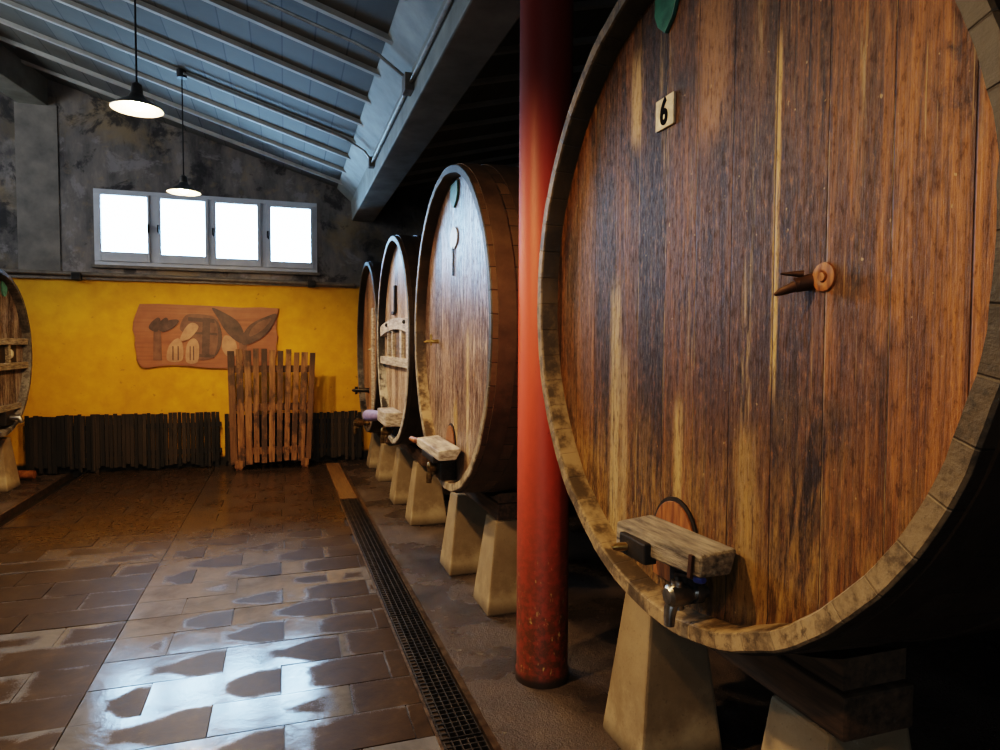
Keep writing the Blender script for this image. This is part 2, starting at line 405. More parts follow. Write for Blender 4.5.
M_relief_pale = noisy('pale_relief', (.30,.16,.09), (.48,.28,.16), 9, .5, 0, .3)
def col_mat():
    t = NT('red_column_paint', .5); o = t.obj(); x, y, z = t.xyz(o)
    n = t.noise(t.vscale(o, (6,6,1.2)), 1.0, 8, .65); f = t.noise(o, 30, 5, .7); s = t.noise(t.vscale(o, (1,1,.35)), 55, 4, .6)
    c = t.ramp(n, [(.3, (.33,.042,.018)), (.6, (.46,.066,.030)), (.8, (.38,.06,.028))])
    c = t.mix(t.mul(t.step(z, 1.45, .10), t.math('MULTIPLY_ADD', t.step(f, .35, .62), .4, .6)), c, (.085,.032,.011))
    c = t.mix(t.mul(t.step(z, .80, .25), t.mul(t.step(s, .62, .70), .8)), c, (.55,.42,.16))
    c = t.mix(t.mul(t.step(f, .66, .76), .6), c, (.12,.01,.006))
    c = t.mix(t.mul(t.step(z, 2.0, 2.8), .75), c, (.15,.012,.006))  # light falloff towards the top, painted as a darker red
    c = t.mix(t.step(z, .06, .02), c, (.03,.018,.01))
    t.color(c); t.bump(t.add(n, t.mul(f, .3)), .15, .004); return t.m
M_col = col_mat()

# ------------------------------------------------------------------ room shell
WY = 9.40                                   # inner face of the back wall
def roof_z(x): return 3.97-.305*x if x < 1.02 else 3.66+.25*(x-1.02)
XL, XR, YN = -5.2, 5.0, -3.2
RIDGE = -4.6
def roofz(x): return roof_z(x) if x > RIDGE else roof_z(RIDGE)
# back wall: gable outline with the window hole, built from pieces that share a plane (one mesh)
WX0, WX1, WZ0, WZ1 = -2.235, .430, 2.585, 3.525
mb = MB()
def wall_piece(xs, zb, zt):
    for a, b in zip(xs, xs[1:]):
        z0a, z0b = (zb(a), zb(b)) if callable(zb) else (zb, zb)
        z1a, z1b = (zt(a), zt(b)) if callable(zt) else (zt, zt)
        mb.hexa([(a,WY,z0a),(b,WY,z0b),(b,WY+.25,z0b),(a,WY+.25,z0a),(a,WY,z1a),(b,WY,z1b),(b,WY+.25,z1b),(a,WY+.25,z1a)])
top = lambda x: roofz(x)+.05
wall_piece([XL, RIDGE, WX0], -.4, top)
wall_piece([WX0, WX1], -.4, WZ0); wall_piece([WX0, WX1], WZ1, top)
wall_piece([WX1, 1.02, XR], -.4, top)
struct('wall_back', mb, M_wall, 'back gable wall, stained grey concrete above and bright yellow below')
struct('wall_left', MB().box((XL-.2,YN,0),(XL,WY,5.5)), M_dark_wall)
struct('wall_right', MB().box((XR,YN,0),(XR+.2,WY,5.5)), M_dark_wall)
struct('wall_near', MB().box((XL,YN-.2,0),(XR,YN,5.6)), M_dark_wall)
mb = MB()
for a, b in ((XL,RIDGE),(RIDGE,1.02),(1.02,XR)):
    za, zb = roofz(a), roofz(b)
    mb.hexa([(a,YN,za),(b,YN,zb),(b,WY+.25,zb),(a,WY+.25,za),(a,YN,za+.2),(b,YN,zb+.2),(b,WY+.25,zb+.2),(a,WY+.25,za+.2)])
struct('ceiling', mb, M_ceil, 'sloping ceiling of grey blocks between concrete ribs')
# ribs running down the slope
k = 0
for i in range(16):
    y = 8.99 - .61*i
    if y < .4: break
    k += 1; w, d = .024, .035
    a, b = RIDGE, .80
    mb = MB()
    mb.hexa([(a,y-w,roofz(a)-d),(b,y-w,roofz(b)-d),(b,y+w,roofz(b)-d),(a,y+w,roofz(a)-d),
             (a,y-w*1.5,roofz(a)+.01),(b,y-w*1.5,roofz(b)+.01),(b,y+w*1.5,roofz(b)+.01),(a,y+w*1.5,roofz(a)+.01)])
    struct('trim_%d' % (k+10), mb, M_rib)
    a, b = 1.2, XR
    mb = MB()
    mb.hexa([(a,y-w,roofz(a)-d),(b,y-w,roofz(b)-d),(b,y+w,roofz(b)-d),(a,y+w,roofz(a)-d),
             (a,y-w*1.5,roofz(a)+.01),(b,y-w*1.5,roofz(b)+.01),(b,y+w*1.5,roofz(b)+.01),(a,y+w*1.5,roofz(a)+.01)])
    struct('trim_%d' % (k+40), mb, M_rib)
# valley beam above the column, with the haunch where the ribs die into it
mb = MB()
mb.hexa([(.895,YN,3.32),(1.19,YN,3.32),(1.19,WY,3.32),(.895,WY,3.32),(.875,YN,3.74),(1.20,YN,3.74),(1.20,WY,3.74),(.875,WY,3.74)])
struct('trim_1', mb, M_beam, 'long concrete valley beam running towards the back wall', bevel=.012)
mb = MB()
mb.hexa([(.70,YN,roofz(.70)-.012),(.90,YN,3.56),(.90,WY,3.56),(.70,WY,roofz(.70)-.012),(.70,YN,roofz(.70)+.03),(.90,YN,3.75),(.90,WY,3.75),(.70,WY,roofz(.70)+.03)])
struct('trim_2', mb, M_beam)
# left-hand beam end and the shallow pilaster beneath it
mb = MB()
mb.hexa([(-3.00,WY,4.47),(-2.69,WY,4.47),(-3.95,5.2,4.86),(-4.30,5.2,4.86),(-3.00,WY,4.95),(-2.69,WY,4.86),(-3.95,5.2,5.25),(-4.30,5.2,5.3)])
struct('trim_3', mb, M_beam, bevel=.01)
struct('trim_4', MB().box((-3.04,WY-.012,2.47),(-2.60,WY+.02,4.48)), noisy('pilaster_plaster', (.13,.12,.11), (.29,.26,.22), 3, .8, 0, .3))
# ledge pipe between the yellow and the grey
t_ = thing('wall_pipe', (-1.0,WY-.04,2.43), 'long grey pipe running along the back wall above the yellow paint', 'pipe')
MB().tube([(-4.4,WY-.045,2.475),(-1.5,WY-.05,2.455),(.93,WY-.045,2.43)], .028, 10).build('pipe', M_boxg, t_, smooth=40)
MB().box((-4.4,WY-.035,2.395),(.95,WY-.002,2.43)).build('ledge', M_boxg, t_)
for bx in (-2.42, .35):
    MB().box((bx-.05,WY-.10,2.385),(bx+.05,WY-.005,2.475)).build('clamp', M_dark_steel, t_, bevel=.006)

# window: frame, four sashes with panes and handles
win = bpy.data.objects.new('window_1', None); COL.objects.link(win); win.location = (-.9, WY, WZ0)
tag(win, 'long four-pane window high in the back wall, full of white daylight', None, None, 'structure')
mb = MB(); f = .05; y0, y1 = WY-.01, WY+.12
mb.box((WX0,y0,WZ0),(WX1,y1,WZ0+f)); mb.box((WX0,y0,WZ1-f),(WX1,y1,WZ1))
sash = [(-2.185,-1.615,-2.155,-1.640),(-1.525,-.930,-1.486,-.970),(-.885,-.290,-.839,-.335),(-.215,.380,-.163,.344)]
xs = [WX0] + [q for s_ in sash for q in s_[:2]] + [WX1]
for a, b in zip(xs[0::2], xs[1::2]): mb.box((a,y0,WZ0+f),(b,y1,WZ1-f))
mb.build('window_frame', M_white, win, bevel=.006)
gl = NT('window_glass', 0.0)
gm = gl.m; nn = gm.node_tree.nodes; nn.remove(gl.b)
tr = nn.new('ShaderNodeBsdfTransparent'); tr.inputs[0].default_value = (.97,.99,1,1)
go = nn.new('ShaderNodeBsdfGlossy'); go.inputs['Roughness'].default_value = .02
fz = nn.new('ShaderNodeFresnel'); fz.inputs[0].default_value = 1.45; mx = nn.new('ShaderNodeMixShader')
gm.node_tree.links.new(fz.outputs[0], mx.inputs[0]); gm.node_tree.links.new(tr.outputs[0], mx.inputs[1]); gm.node_tree.links.new(go.outputs[0], mx.inputs[2])
gm.node_tree.links.new(mx.outputs[0], nn['Material Output'].inputs[0])
for i, (a, b, ga, gb) in enumerate(sash):
    zt = 3.455-.006*i; zb = 2.755-.012*i
    mb = MB()
    mb.box((a,WY-.03,WZ0+f),(ga,WY+.05,WZ1-f)); mb.box((gb,WY-.03,WZ0+f),(b,WY+.05,WZ1-f))
    mb.box((ga,WY-.03,WZ0+f),(gb,WY+.05,zb)); mb.box((ga,WY-.03,zt),(gb,WY+.05,WZ1-f))
    s_ = mb.build('sash', M_white, win, bevel=.005)
    MB().box((ga-.005,WY+.012,zb-.005),(gb+.005,WY+.018,zt+.005)).build('pane', gm, s_)
    hx = (b-.012) if i < 1 else a+.012
    mb = MB(); mb.box((hx-.012,WY-.05,3.02),(hx+.012,WY-.028,3.11)); mb.tube([(hx,WY-.05,3.09),(hx,WY-.075,3.09),(hx+.01,WY-.08,3.0)], .009, 8)
    mb.build('handle', M_dark_steel, s_, smooth=40)
struct('trim_5', MB().box((WX0-.03,WY-.05,WZ0-.035),(WX1+.03,WY+.02,WZ0)), M_boxg)

# ------------------------------------------------------------------ floor: slabs, gutters, rough concrete
def gx(y): return .615-.0125*y              # left lip of the right-hand gutter
GW = .185
bm = bmesh.new(); uvl = bm.loops.layers.uv.new('UVMap'); cl = bm.loops.layers.color.new('rnd')
def slab(x0, x1, y0, y1, slx=None):
    g = .0025; x0 += g; x1 -= g; y0 += g; y1 -= g
    if x1-x0 < .03: return
    tx, ty = random.gauss(0, .004), random.gauss(0, .006); zz = random.uniform(-.0015, .0015)
    rc = (random.random(), random.random(), random.random(), 1)
    cx, cy = (x0+x1)/2, (y0+y1)/2
    P = [(x0,y0),(x1,y0),(x1,y1),(x0,y1)]
    tp = []; bt = []
    for (x, y) in P:
        z = -.001 + zz + max(-.006, min(.004, (x-cx)*tx + (y-cy)*ty))
        tp.append(bm.verts.new((x, y, z))); bt.append(bm.verts.new((x, y, -.03)))
    fs = [bm.faces.new(tp)] + [bm.faces.new((bt[i], bt[(i+1)%4], tp[(i+1)%4], tp[i])) for i in range(4)]
    for f_ in fs:
        for lp in f_.loops:
            x, y, _ = lp.vert.co
            lp[uvl].uv = ((x-x0)/(x1-x0), (y-y0)/(y1-y0)); lp[cl] = rc
J = -.885
y = -2.9; row = 0
while y < WY:
    d = .275 + random.uniform(-.018, .018); y2 = min(WY, y+d)
    # right of the long joint
    edge = gx(y)-.012
    js = [J] + ([-.31, .26] if row % 2 else [-.60, -.03, .54 - random.uniform(0,.08)])
    js = [js[0]] + [q + random.uniform(-.02,.02) for q in js[1:]] + [edge]
    for a, b in zip(js, js[1:]): slab(a, b, y, y2)
    x = J; first = True
    while x > -2.36:
        w = (.30 if row % 2 else .58) if first else .58
        w += random.uniform(-.03,.03); first = False
        x2 = max(-2.36, x-w); slab(x2, x, y, y2); x = x2
    y = y2; row += 1
me = bpy.data.meshes.new('floor'); bm.normal_update(); bm.to_mesh(me); bm.free(); me.materials.append(M_tile)
fl = bpy.data.objects.new('floor', me); COL.objects.link(fl); tag(fl, 'wet brown stone slab floor of the aisle', None, None, 'structure')
struct('floor_bed', MB().box((-2.37,YN,-.08),(.62,WY,-.008)).box((XL-.2,YN-.2,-.4),(XR+.2,WY+.02,-.17)), M_grout)
# rough concrete to either side, gutters between
mb = MB()
n = 24
for i in range(n):
    a = YN+(WY-YN)*i/n; b = YN+(WY-YN)*(i+1)/n
    mb.hexa([(gx(a)+GW+.03,a,-.1),(XR,a,-.1),(XR,b,-.1),(gx(b)+GW+.03,b,-.1),(gx(a)+GW+.03,a,0),(XR,a,.0),(XR,b,.0),(gx(b)+GW+.03,b,0)])
struct('floor_right', mb, M_rough, 'rough damp concrete floor under the right-hand barrels')
struct('floor_left', MB().box((XL,YN,-.1),(-2.55,WY,0)), M_rough)
struct('floor_gutter', MB().box((-2.56,YN,-.12),(-2.36,WY,-.06)).box((.40,YN,-.16),(.95,WY,-.09)), M_pit)
mb = MB(); mb.box((-2.375,YN,-.06),(-2.36,WY,.004)); mb.box((-2.555,YN,-.06),(-2.53,WY,.006))
struct('trim_6', mb, M_edge)
def lip(name, off, w, h):
    a, b = YN, WY
    mb = MB(); mb.hexa([(gx(a)+off,a,-.09),(gx(a)+off+w,a,-.09),(gx(b)+off+w,b,-.09),(gx(b)+off,b,-.09),
                        (gx(a)+off,a,h),(gx(a)+off+w,a,h),(gx(b)+off+w,b,h),(gx(b)+off,b,h)])
    return struct(name, mb, M_edge)
lip('trim_7', -.012, .012, .001); lip('trim_8', GW, .03, .006)
# grates: lengths lying in the gutter, bars along and across
ys = [1.3, 2.55, 3.85, 5.15, 6.45, 6.98]
where = ['nearest the camera', 'second from the camera', 'third from the camera, beside the red column', 'fourth from the camera', 'shortest, touching the wooden gutter plank']
for i in range(5):
    a, b = ys[i]+.006, ys[i+1]-.006
    g = thing('drain_grate', (gx((a+b)/2)+GW/2, (a+b)/2, -.03), 'dark steel drain grate in the right gutter, '+where[i], 'drain grate', 'drain grates in the right gutter')
    mb = MB()
    for q in range(6):
        xo = .008 + (GW-.022)*q/5
        mb.hexa([(gx(a)+xo,a,-.03),(gx(a)+xo+.006,a,-.03),(gx(b)+xo+.006,b,-.03),(gx(b)+xo,b,-.03),(gx(a)+xo,a,.0),(gx(a)+xo+.006,a,.0),(gx(b)+xo+.006,b,.0),(gx(b)+xo,b,.0)])
    mb.build('bearing_bars', M_grate, g)
    mb = MB(); nb = int((b-a)/.035)
    for q in range(nb+1):
        yy = a+.004+(b-a-.014)*q/nb
        mb.box((gx(yy)+.006,yy,-.022),(gx(yy)+GW-.006,yy+.006,-.002))
    mb.build('cross_bars', M_grate, g)
a, b = 6.99, 9.15
mb = MB(); mb.hexa([(gx(a)+.004,a,-.035),(gx(a)+GW-.004,a,-.035),(gx(b)+GW-.004,b,-.035),(gx(b)+.004,b,-.035),(gx(a)+.004,a,.004),(gx(a)+GW-.004,a,.004),(gx(b)+GW-.004,b,.006),(gx(b)+.004,b,.006)])
o = mb.build('gutter_plank', M_plank, None, bevel=.003); recenter(o, (gx(8)+.09, 8.07, -.03)); tag(o, 'brown wooden plank covering the far end of the right gutter', 'plank')

# ------------------------------------------------------------------ barrels
def make_barrel(origin, R, L, bulge, label, staves, headm, hoopm=None, rec=.075, hoops=None, cat='barrel', group=None, sgn=1, th=.052):
    """origin = centre of the front rim; axis runs along +x*sgn"""
    D, yc, zc = origin
    zb = zc-R-bulge
    root = thing('wine_barrel', (D, yc, zb), label, cat, group)
    rr = lambda x: R + bulge*(1-((x-L/2)/(L/2))**2)
    random.seed(int(R*1000)+int(yc*100))
    prof = [(rec+.05, R-th-.012), (.012, R-th), (0, R-th+.006), (0, R-.006), (.006, R)]
    prof += [(L*i/14, rr(L*i/14)) for i in range(1, 14)]
    prof += [(L-.006, R), (L, R-.006), (L, R-th), (L-rec-.05, R-th-.012)]
    n = 160; js = [random.gauss(0, .0022) for _ in range(n)]
    jit = lambda j, k: js[k//3] if j < 5 else 0
    mb, rings = MB().lathe([(sgn*a, r) for a, r in prof], (D, yc, zc), 'x', n, closed=False, jit=jit)
    mb.build('staves', staves, root, smooth=35)
    # head boards (front and back) as slightly dished disks
    mb = MB()
    mb.lathe([(sgn*(rec), R-th+.002), (sgn*(rec+.004), R-th-.03), (sgn*(rec+.004), .001)], (D, yc, zc), 'x', 96, closed=False)
    mb.build('head', headm, root, smooth=35)
    mb = MB(); mb.lathe([(sgn*(L-rec), R-th+.002), (sgn*(L-rec), .001)], (D, yc, zc), 'x', 64, closed=False)
    mb.build('back_head', headm, root, smooth=35)
    for (a, b) in hoops or [(.035,.125),(.20,.27),(.46,.53),(.80,.87),(L-.87,L-.80),(L-.53,L-.46),(L-.27,L-.20),(L-.125,L-.035)]:
        hp = [(a, rr(a)-.004), (a, rr(a)+.006), (b, rr(b)+.006), (b, rr(b)-.004)]
        mb, _ = MB().lathe([(sgn*q, r) for q, r in hp], (D, yc, zc), 'x', 96)
        mb.build('hoop', hoopm or M_hoop, root, smooth=35)
    return root

def badge_shield(root, x, y, z, w, h, mat, name='badge'):
    pts = [(-.5,.5),(.5,.5),(.52,.0),(.35,-.3),(0,-.55),(-.35,-.3),(-.52,.0)]
    MB().poly([(x, y+p[0]*w, z+p[1]*h) for p in pts], (-.012,0,0)).build(name, mat, root, bevel=.002)

def tap(root, x, y, z, body, lever_mat=None, s=1.0, lever_dir=(-1, .05, .35)):
    """spigot: body leaves the head towards -x, valve barrel, spout pointing down, lever"""
    mb = MB()
    mb.tube([(x+.02,y,z),(x-.045*s,y,z)], [.022*s,.022*s], 14)
    mb.lathe([(-.012*s,.001),(-.012*s,.033*s),(.012*s,.033*s),(.012*s,.001)], (x-.012,y,z), 'x', 18, closed=False)
    mb.tube([(x-.045*s,y,z),(x-.06*s,y,z),(x-.12*s,y,z),(x-.13*s,y,z)], [.03*s,.037*s,.037*s,.026*s], 16)
    mb.tube([(x-.09*s,y,z-.045*s),(x-.09*s,y,z+.05*s)], [.024*s,.02*s], 14)
    mb.tube([(x-.10*s,y,z-.02*s),(x-.115*s,y,z-.045*s),(x-.118*s,y,z-.075*s),(x-.118*s,y,z-.10*s)], [.024*s,.022*s,.019*s,.017*s], 12)
    t = mb.build('tap', body, root, smooth=40)
    d = Vector((0, -.13*s, .035*s))
    p = Vector((x-.09*s, y, z+.06*s))
    MB().tube([p-Vector((0,0,.02*s)), p+Vector((0,0,.012*s)), p+d*.3+Vector((0,0,.01*s)), p+d], [.012*s,.012*s,.007*s,.008*s], 10).build('lever', M_dark_steel, t, smooth=40)
    if lever_mat:
        MB().tube([p+d*.8, p+d*1.0, p+d*1.12], [.012*s,.014*s,.010*s], 10).build('lever_grip', lever_mat, t, smooth=40)
    return t

def arch_door(root, x, y, z0, w, h, mat, rim):
    """low arched hatch in a head, with the dark gap round it"""
    def arch(ww, hh, n=14):
        p = [(-ww/2, 0), (ww/2, 0)]
        for i in range(n+1):
            a = PI*i/n; p.append((ww/2*math.cos(a), hh-ww*.55 + ww*.55*math.sin(a)))
        return p
    MB().poly([(x, y+p[0], z0+p[1]) for p in arch(w, h)], (-.006,0,0)).build('hatch_gap', rim, root)
    MB().poly([(x-.005, y+p[0], z0+p[1]) for p in arch(w*.88, h*.95)], (-.008,0,0)).build('hatch', mat, root, bevel=.002)

# -- barrel 6
zc6 = 1.6+.172*1.07
O6 = (1.07, 1.735, zc6); R6 = 1.025
zoff = R6+.04
H6 = head_mat('barrel_six_head', (.012,.0052,.0014), (.094,.038,.0062), (.28,.118,.020), (.40,.28,.11), (.26,.15,.036), 3.0, .165,
              (zoff+.05, zoff-1.0), .55, (.22,.50), .45, .6, spec=.30, stain=.95,
              patches=[(.43, zoff+.10, zoff-.95, .055, (.40,.31,.17), .65), (.36, zoff-.15, zoff-.95, .035, (.36,.27,.15), .5), (-.12, zoff+.95, zoff+.35, .10, (.34,.17,.05), .55), (-.30, zoff-.35, zoff-.95, .06, (.30,.19,.06), .55),
                       (-.39, zoff+.62, zoff-.35, .015, (.48,.32,.10), .8), (.30, zoff+.85, zoff+.45, .05, (.50,.34,.14), .75),
                       (.02, zoff-.3, zoff-.95, .03, (.40,.28,.11), .7)])
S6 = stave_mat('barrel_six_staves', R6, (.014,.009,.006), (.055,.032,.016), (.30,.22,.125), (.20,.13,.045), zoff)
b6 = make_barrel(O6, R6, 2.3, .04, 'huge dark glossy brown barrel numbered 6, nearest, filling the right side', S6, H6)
XH = O6[0]+.078                              # face of the head
pl = MB().box((XH-.008,1.795,2.287),(XH+.001,1.897,2.383)).build('number_plate', M_plate, b6, bevel=.002)
def numeral(txt, x, y, z, size, mat, parent, ext=.0012):
    cu = bpy.data.curves.new('numeral', 'FONT'); cu.body = txt; cu.size = size; cu.extrude = ext; cu.offset = size*.03
    cu.align_x = 'CENTER'; cu.align_y = 'CENTER'
    tmp = bpy.data.objects.new('tmp', cu); COL.objects.link(tmp)
    bpy.context.view_layer.update()
    me = bpy.data.meshes.new_from_object(tmp.evaluated_get(bpy.context.evaluated_depsgraph_get()))
    bpy.data.objects.remove(tmp); bpy.data.curves.remove(cu)
    # text plane faces -x, its right is -y
    me.transform(Matrix(((0,0,-1,0),(-.78,0,0,0),(0,1,0,0),(0,0,0,1))))
    off = Vector((0,0,0)); r = parent
    while r is not None: off += r.location; r = r.parent
    me.transform(Matrix.Translation(Vector((x,y,z))-off)); me.materials.append(mat)
    o = bpy.data.objects.new('numeral', me); COL.objects.link(o); o.parent = parent; return o
numeral('6', XH-.009, 1.847, 2.334, .112, M_ink, pl)
badge_shield(b6, XH, 1.845, 2.655, .12, .14, M_green)
# sample spigots, two little pegs in a stained knot
mb = MB(); mb.tube([(XH+.01,1.225,1.752),(XH-.03,1.245,1.742)], [.02,.016], 12); mb.tube([(XH-.02,1.235,1.745),(XH-.05,1.268,1.728),(XH-.06,1.275,1.722)], [.014,.009,.003], 12)
mb.tube([(XH-.012,1.235,1.768),(XH-.04,1.262,1.770),(XH-.05,1.268,1.771)], [.009,.004,.002], 10)
mb.build('sample_spigot', M_rust, b6, smooth=40)
mb = MB(); mb.lathe([(-.004,.012),(-.007,.018),(-.004,.032),(.003,.034),(.003,.012)], (XH,1.187,1.757), 'x', 20); mb.lathe([(-.010,.001),(-.010,.010),(.003,.012)], (XH,1.187,1.757), 'x', 14, closed=False)
mb.build('bung', M_orange_wood, b6, smooth=40)
# hatch, the timber bar across it and the tap
arch_door(b6, XH, 1.755, .865, .25, .27, M_orange_wood, M_black)
mb = MB()
mb.hexa([(1.01,1.435,1.0),(1.11,1.435,1.0),(1.125,1.87,.975),(.985,1.845,.975),(1.015,1.435,1.06),(1.135,1.44,1.068),(1.135,1.875,1.055),(.99,1.85,1.05)])
br = mb.build('door_bar', M_grey_bar, b6, bevel=.014, bseg=3)
MB().hexa([(.979,1.655,.968),(1.02,1.655,.968),(1.02,1.80,.968),(.975,1.80,.968),(.979,1.655,1.03),(1.02,1.655,1.03),(1.02,1.80,1.03),(.975,1.80,1.03)]).build('clasp', M_black, br, bevel=.006)
mb = MB(); mb.tube([(1.0,1.755,.995),(.955,1.765,.994),(.935,1.768,.993)], [.013,.013,.008], 10); mb.build('bolt', M_brass, br, smooth=40)
MB().hexa([(.999,1.46,.995),(1.007,1.46,.995),(1.007,1.475,.995),(.999,1.475,.995),(1.004,1.46,1.055),(1.012,1.46,1.055),(1.012,1.475,1.055),(1.004,1.475,1.055)]).build('strap', M_rust, br)
MB().box((1.09,1.60,.86),(XH,1.70,.985)).build('tap_block', M_black, b6, bevel=.008)
t6 = tap(b6, 1.13, 1.60, .895, M_steel, M_blue, .85)
# -- barrel with the green badge (second)
O2 = (.962, 4.105, 1.6+.1*.962); R2 = 1.012
z2 = R2+.03
H2 = head_mat('second_head', (.06,.035,.025), (.20,.12,.085), (.34,.24,.18), (.52,.44,.34), (.34,.24,.14), 11.0, .20, (z2-.1, z2-1.1), .55, (.22,.42), .35, .35, peel=.7, peel_c=(.46,.36,.29),
              patches=[(-.28, z2+.05, z2-.85, .04, (.50,.38,.2), .7), (.02, z2-.4, z2-.8, .07, (.42,.28,.10), .7)])
S2 = stave_mat('second_staves', R2, (.10,.058,.028), (.24,.145,.07), (.40,.32,.22), (.22,.12,.03), z2)
b2 = make_barrel(O2, R2, 2.2, .03, 'large pale brown barrel with green badge, left of the red column', S2, H2, M_hoop_brown,
                 hoops=[(.035,.13),(.19,.30),(.42,.50),(.80,.87),(1.33,1.40),(1.70,1.78),(1.9,2.0),(2.07,2.165)])
XH = O2[0]+.078
badge_shield(b2, XH, 4.13, 2.56, .18, .15, M_oldgreen)
MB().tube([(XH-.004,4.15,2.64),(XH-.02,4.15,2.665),(XH+.002,4.15,2.675)], .008, 8).build('badge_hook', M_dark_steel, b2)
mb = MB(); mb.poly([(XH, 4.15+.10*math.cos(a*PI/10), 2.29+.07*math.sin(a*PI/10)) for a in range(20)], (-.008,0,0)); mb.build('escutcheon', M_plate, b2, bevel=.002)
MB().tube([(XH-.006,4.16,2.235),(XH-.006,4.16,2.05)], .006, 8).build('guide_rod', M_dark_steel, b2)
mb = MB(); mb.tube([(XH+.01,4.62,1.63),(XH-.07,4.63,1.63),(XH-.10,4.64,1.625)], [.016,.012,.006], 10); mb.tube([(XH-.05,4.625,1.60),(XH-.05,4.625,1.68)], [.007,.010], 8)
mb.build('sample_spigot', M_brass, b2, smooth=40)
arch_door(b2, XH, 4.22, .79, .24, .30, M_orange_wood, M_black)
mb = MB(); mb.hexa([(.87,3.86,.905),(.98,3.86,.905),(1.0,4.52,.905),(.86,4.50,.905),(.87,3.86,.965),(1.02,3.86,.975),(1.02,4.52,.975),(.86,4.50,.965)])
MBR = mb.build('door_bar', M_pale_bar, b2, bevel=.012)
MB().box((.862,3.98,.87),(1.0,4.34,.912)).build('clasp', M_black, MBR, bevel=.008)
MB().tube([(.93,4.50,.935),(.87,4.60,.93),(.86,4.70,.93)], [.022,.022,.018], 10).build('bolt', M_orange_wood, MBR, smooth=40)
MB().box((.93,4.08,.74),(XH,4.22,.90)).build('tap_block', M_dark_steel, b2, bevel=.01)
tap(b2, 1.0, 4.19, .81, M_brass_dark, None, 1.0)
# -- barrel with the cross-barred door (third)
O3 = (.937, 6.175, 1.6+.049*.937); R3 = .960
z3 = R3+.02
H3 = head_mat('third_head', (.10,.055,.035), (.30,.20,.14), (.48,.38,.30), (.62,.55,.46), (.45,.28,.13), 23.0, .19, (z3+.1, z3-1.2), .6, (.28,.45), .3, .3, peel=.6, peel_c=(.62,.54,.46))
S3 = stave_mat('third_staves', R3, (.02,.013,.009), (.075,.045,.025), (.58,.53,.46), (.03,.02,.012), z3)
b3 = make_barrel(O3, R3, 2.0, .02, 'tall pale-rimmed barrel with two wooden crossbars on its head', S3, H3)
XH = O3[0]+.078
def chord(z): return math.sqrt(max(0, (R3-.055)**2-(z-O3[2])**2))
for (z, hh, arc) in ((1.80, .10, .06), (1.45, .075, .0)):
    c = chord(z); pts_b = []; pts_t = []
    for i in range(13):
        q = -1+2*i/12; pts_b.append((XH-.055, O3[1]+q*c*.99, z-hh/2-arc*q*q)); pts_t.append((XH-.055, O3[1]+q*c*.99, z+hh/2-arc*q*q*.9))
    MB().poly(pts_b+pts_t[::-1], (.06,0,0)).build('crossbar', M_pale_bar, b3, bevel=.004)
for i, yy in enumerate((6.62, 6.35, 5.86, 5.52)):
    w = .025 if i < 2 else .05
    MB().box((XH-.04,yy-w,1.47),(XH,yy+w,1.77)).build('upright', M_pale_bar, b3, bevel=.004)
MB().box((XH-.012,5.5,1.48),(XH-.002,6.6,1.76)).build('dark_panel', M_timber, b3)
MB().box((XH-.025,6.30,1.92),(XH,6.36,2.17)).build('slot_plate', M_black, b3, bevel=.003)
MB().box((XH-.025,6.36,1.90),(XH,6.50,1.93)).build('slot_foot', M_black, b3, bevel=.003)
for yy in (5.55, 6.55):
    MB().sphere((XH-.06, yy, 1.80), .018, 6).build('bolt_head', M_black, b3, smooth=40)
mb = MB(); mb.hexa([(.84,5.86,.875),(1.0,5.86,.875),(1.0,6.40,.875),(.84,6.40,.875),(.84,5.86,1.0),(1.0,5.86,1.0),(1.0,6.40,1.0),(.84,6.40,1.0)])
mb.build('door_bar', M_pale_bar, b3, bevel=.012)
MB().tube([(.90,6.40,.93),(.84,6.62,.90),(.80,6.80,.885),(.79,6.86,.88)], [.03,.055,.06,.03], 14).build('funnel_plug', M_violet, b3, smooth=40)
MB().box((.95,6.06,.76),(XH,6.2,.88)).build('tap_block', M_black, b3, bevel=.01)
tap(b3, .985, 6.16, .80, M_brass_dark, None, 1.1)
# -- farthest barrel
O4 = (.950, 8.29, 1.575); R4 = 1.047
z4 = R4+.015
H4 = head_mat('fourth_head', (.11,.05,.022), (.33,.175,.085), (.50,.32,.19), (.6,.46,.3), (.45,.24,.09), 37.0, .2, (z4+.1, z4-1.2), .4, (.35,.5), .3, .3)
S4 = stave_mat('fourth_staves', R4, (.02,.015,.012), (.07,.05,.035), (.20,.17,.14), (.04,.03,.02), z4)
b4 = make_barrel(O4, R4, 2.0, .015, 'farthest barrel of the right row, plain orange-brown head against the back wall', S4, H4)
XH = O4[0]+.078
MB().box((XH-.03,8.0,.72),(XH,8.16,2.05)).build('batten', M_pale_bar, b4, bevel=.005)
mb = MB(); mb.tube([(XH,8.62,1.02),(.86,8.66,1.02),(.82,8.68,1.02)], [.03,.026,.012], 10); mb.tube([(.87,8.655,.97),(.87,8.655,1.07)], [.016,.02], 8)
mb.build('sample_spigot', M_dark_steel, b4, smooth=40)
tap(b4, .965, 8.25, .64, M_brass_dark, None, 1.3)
mb = MB(); mb.tube([(XH,8.25,1.55),(XH-.05,8.27,1.545)], [.012,.008], 8); mb.build('peg', M_plate, b4, smooth=40)
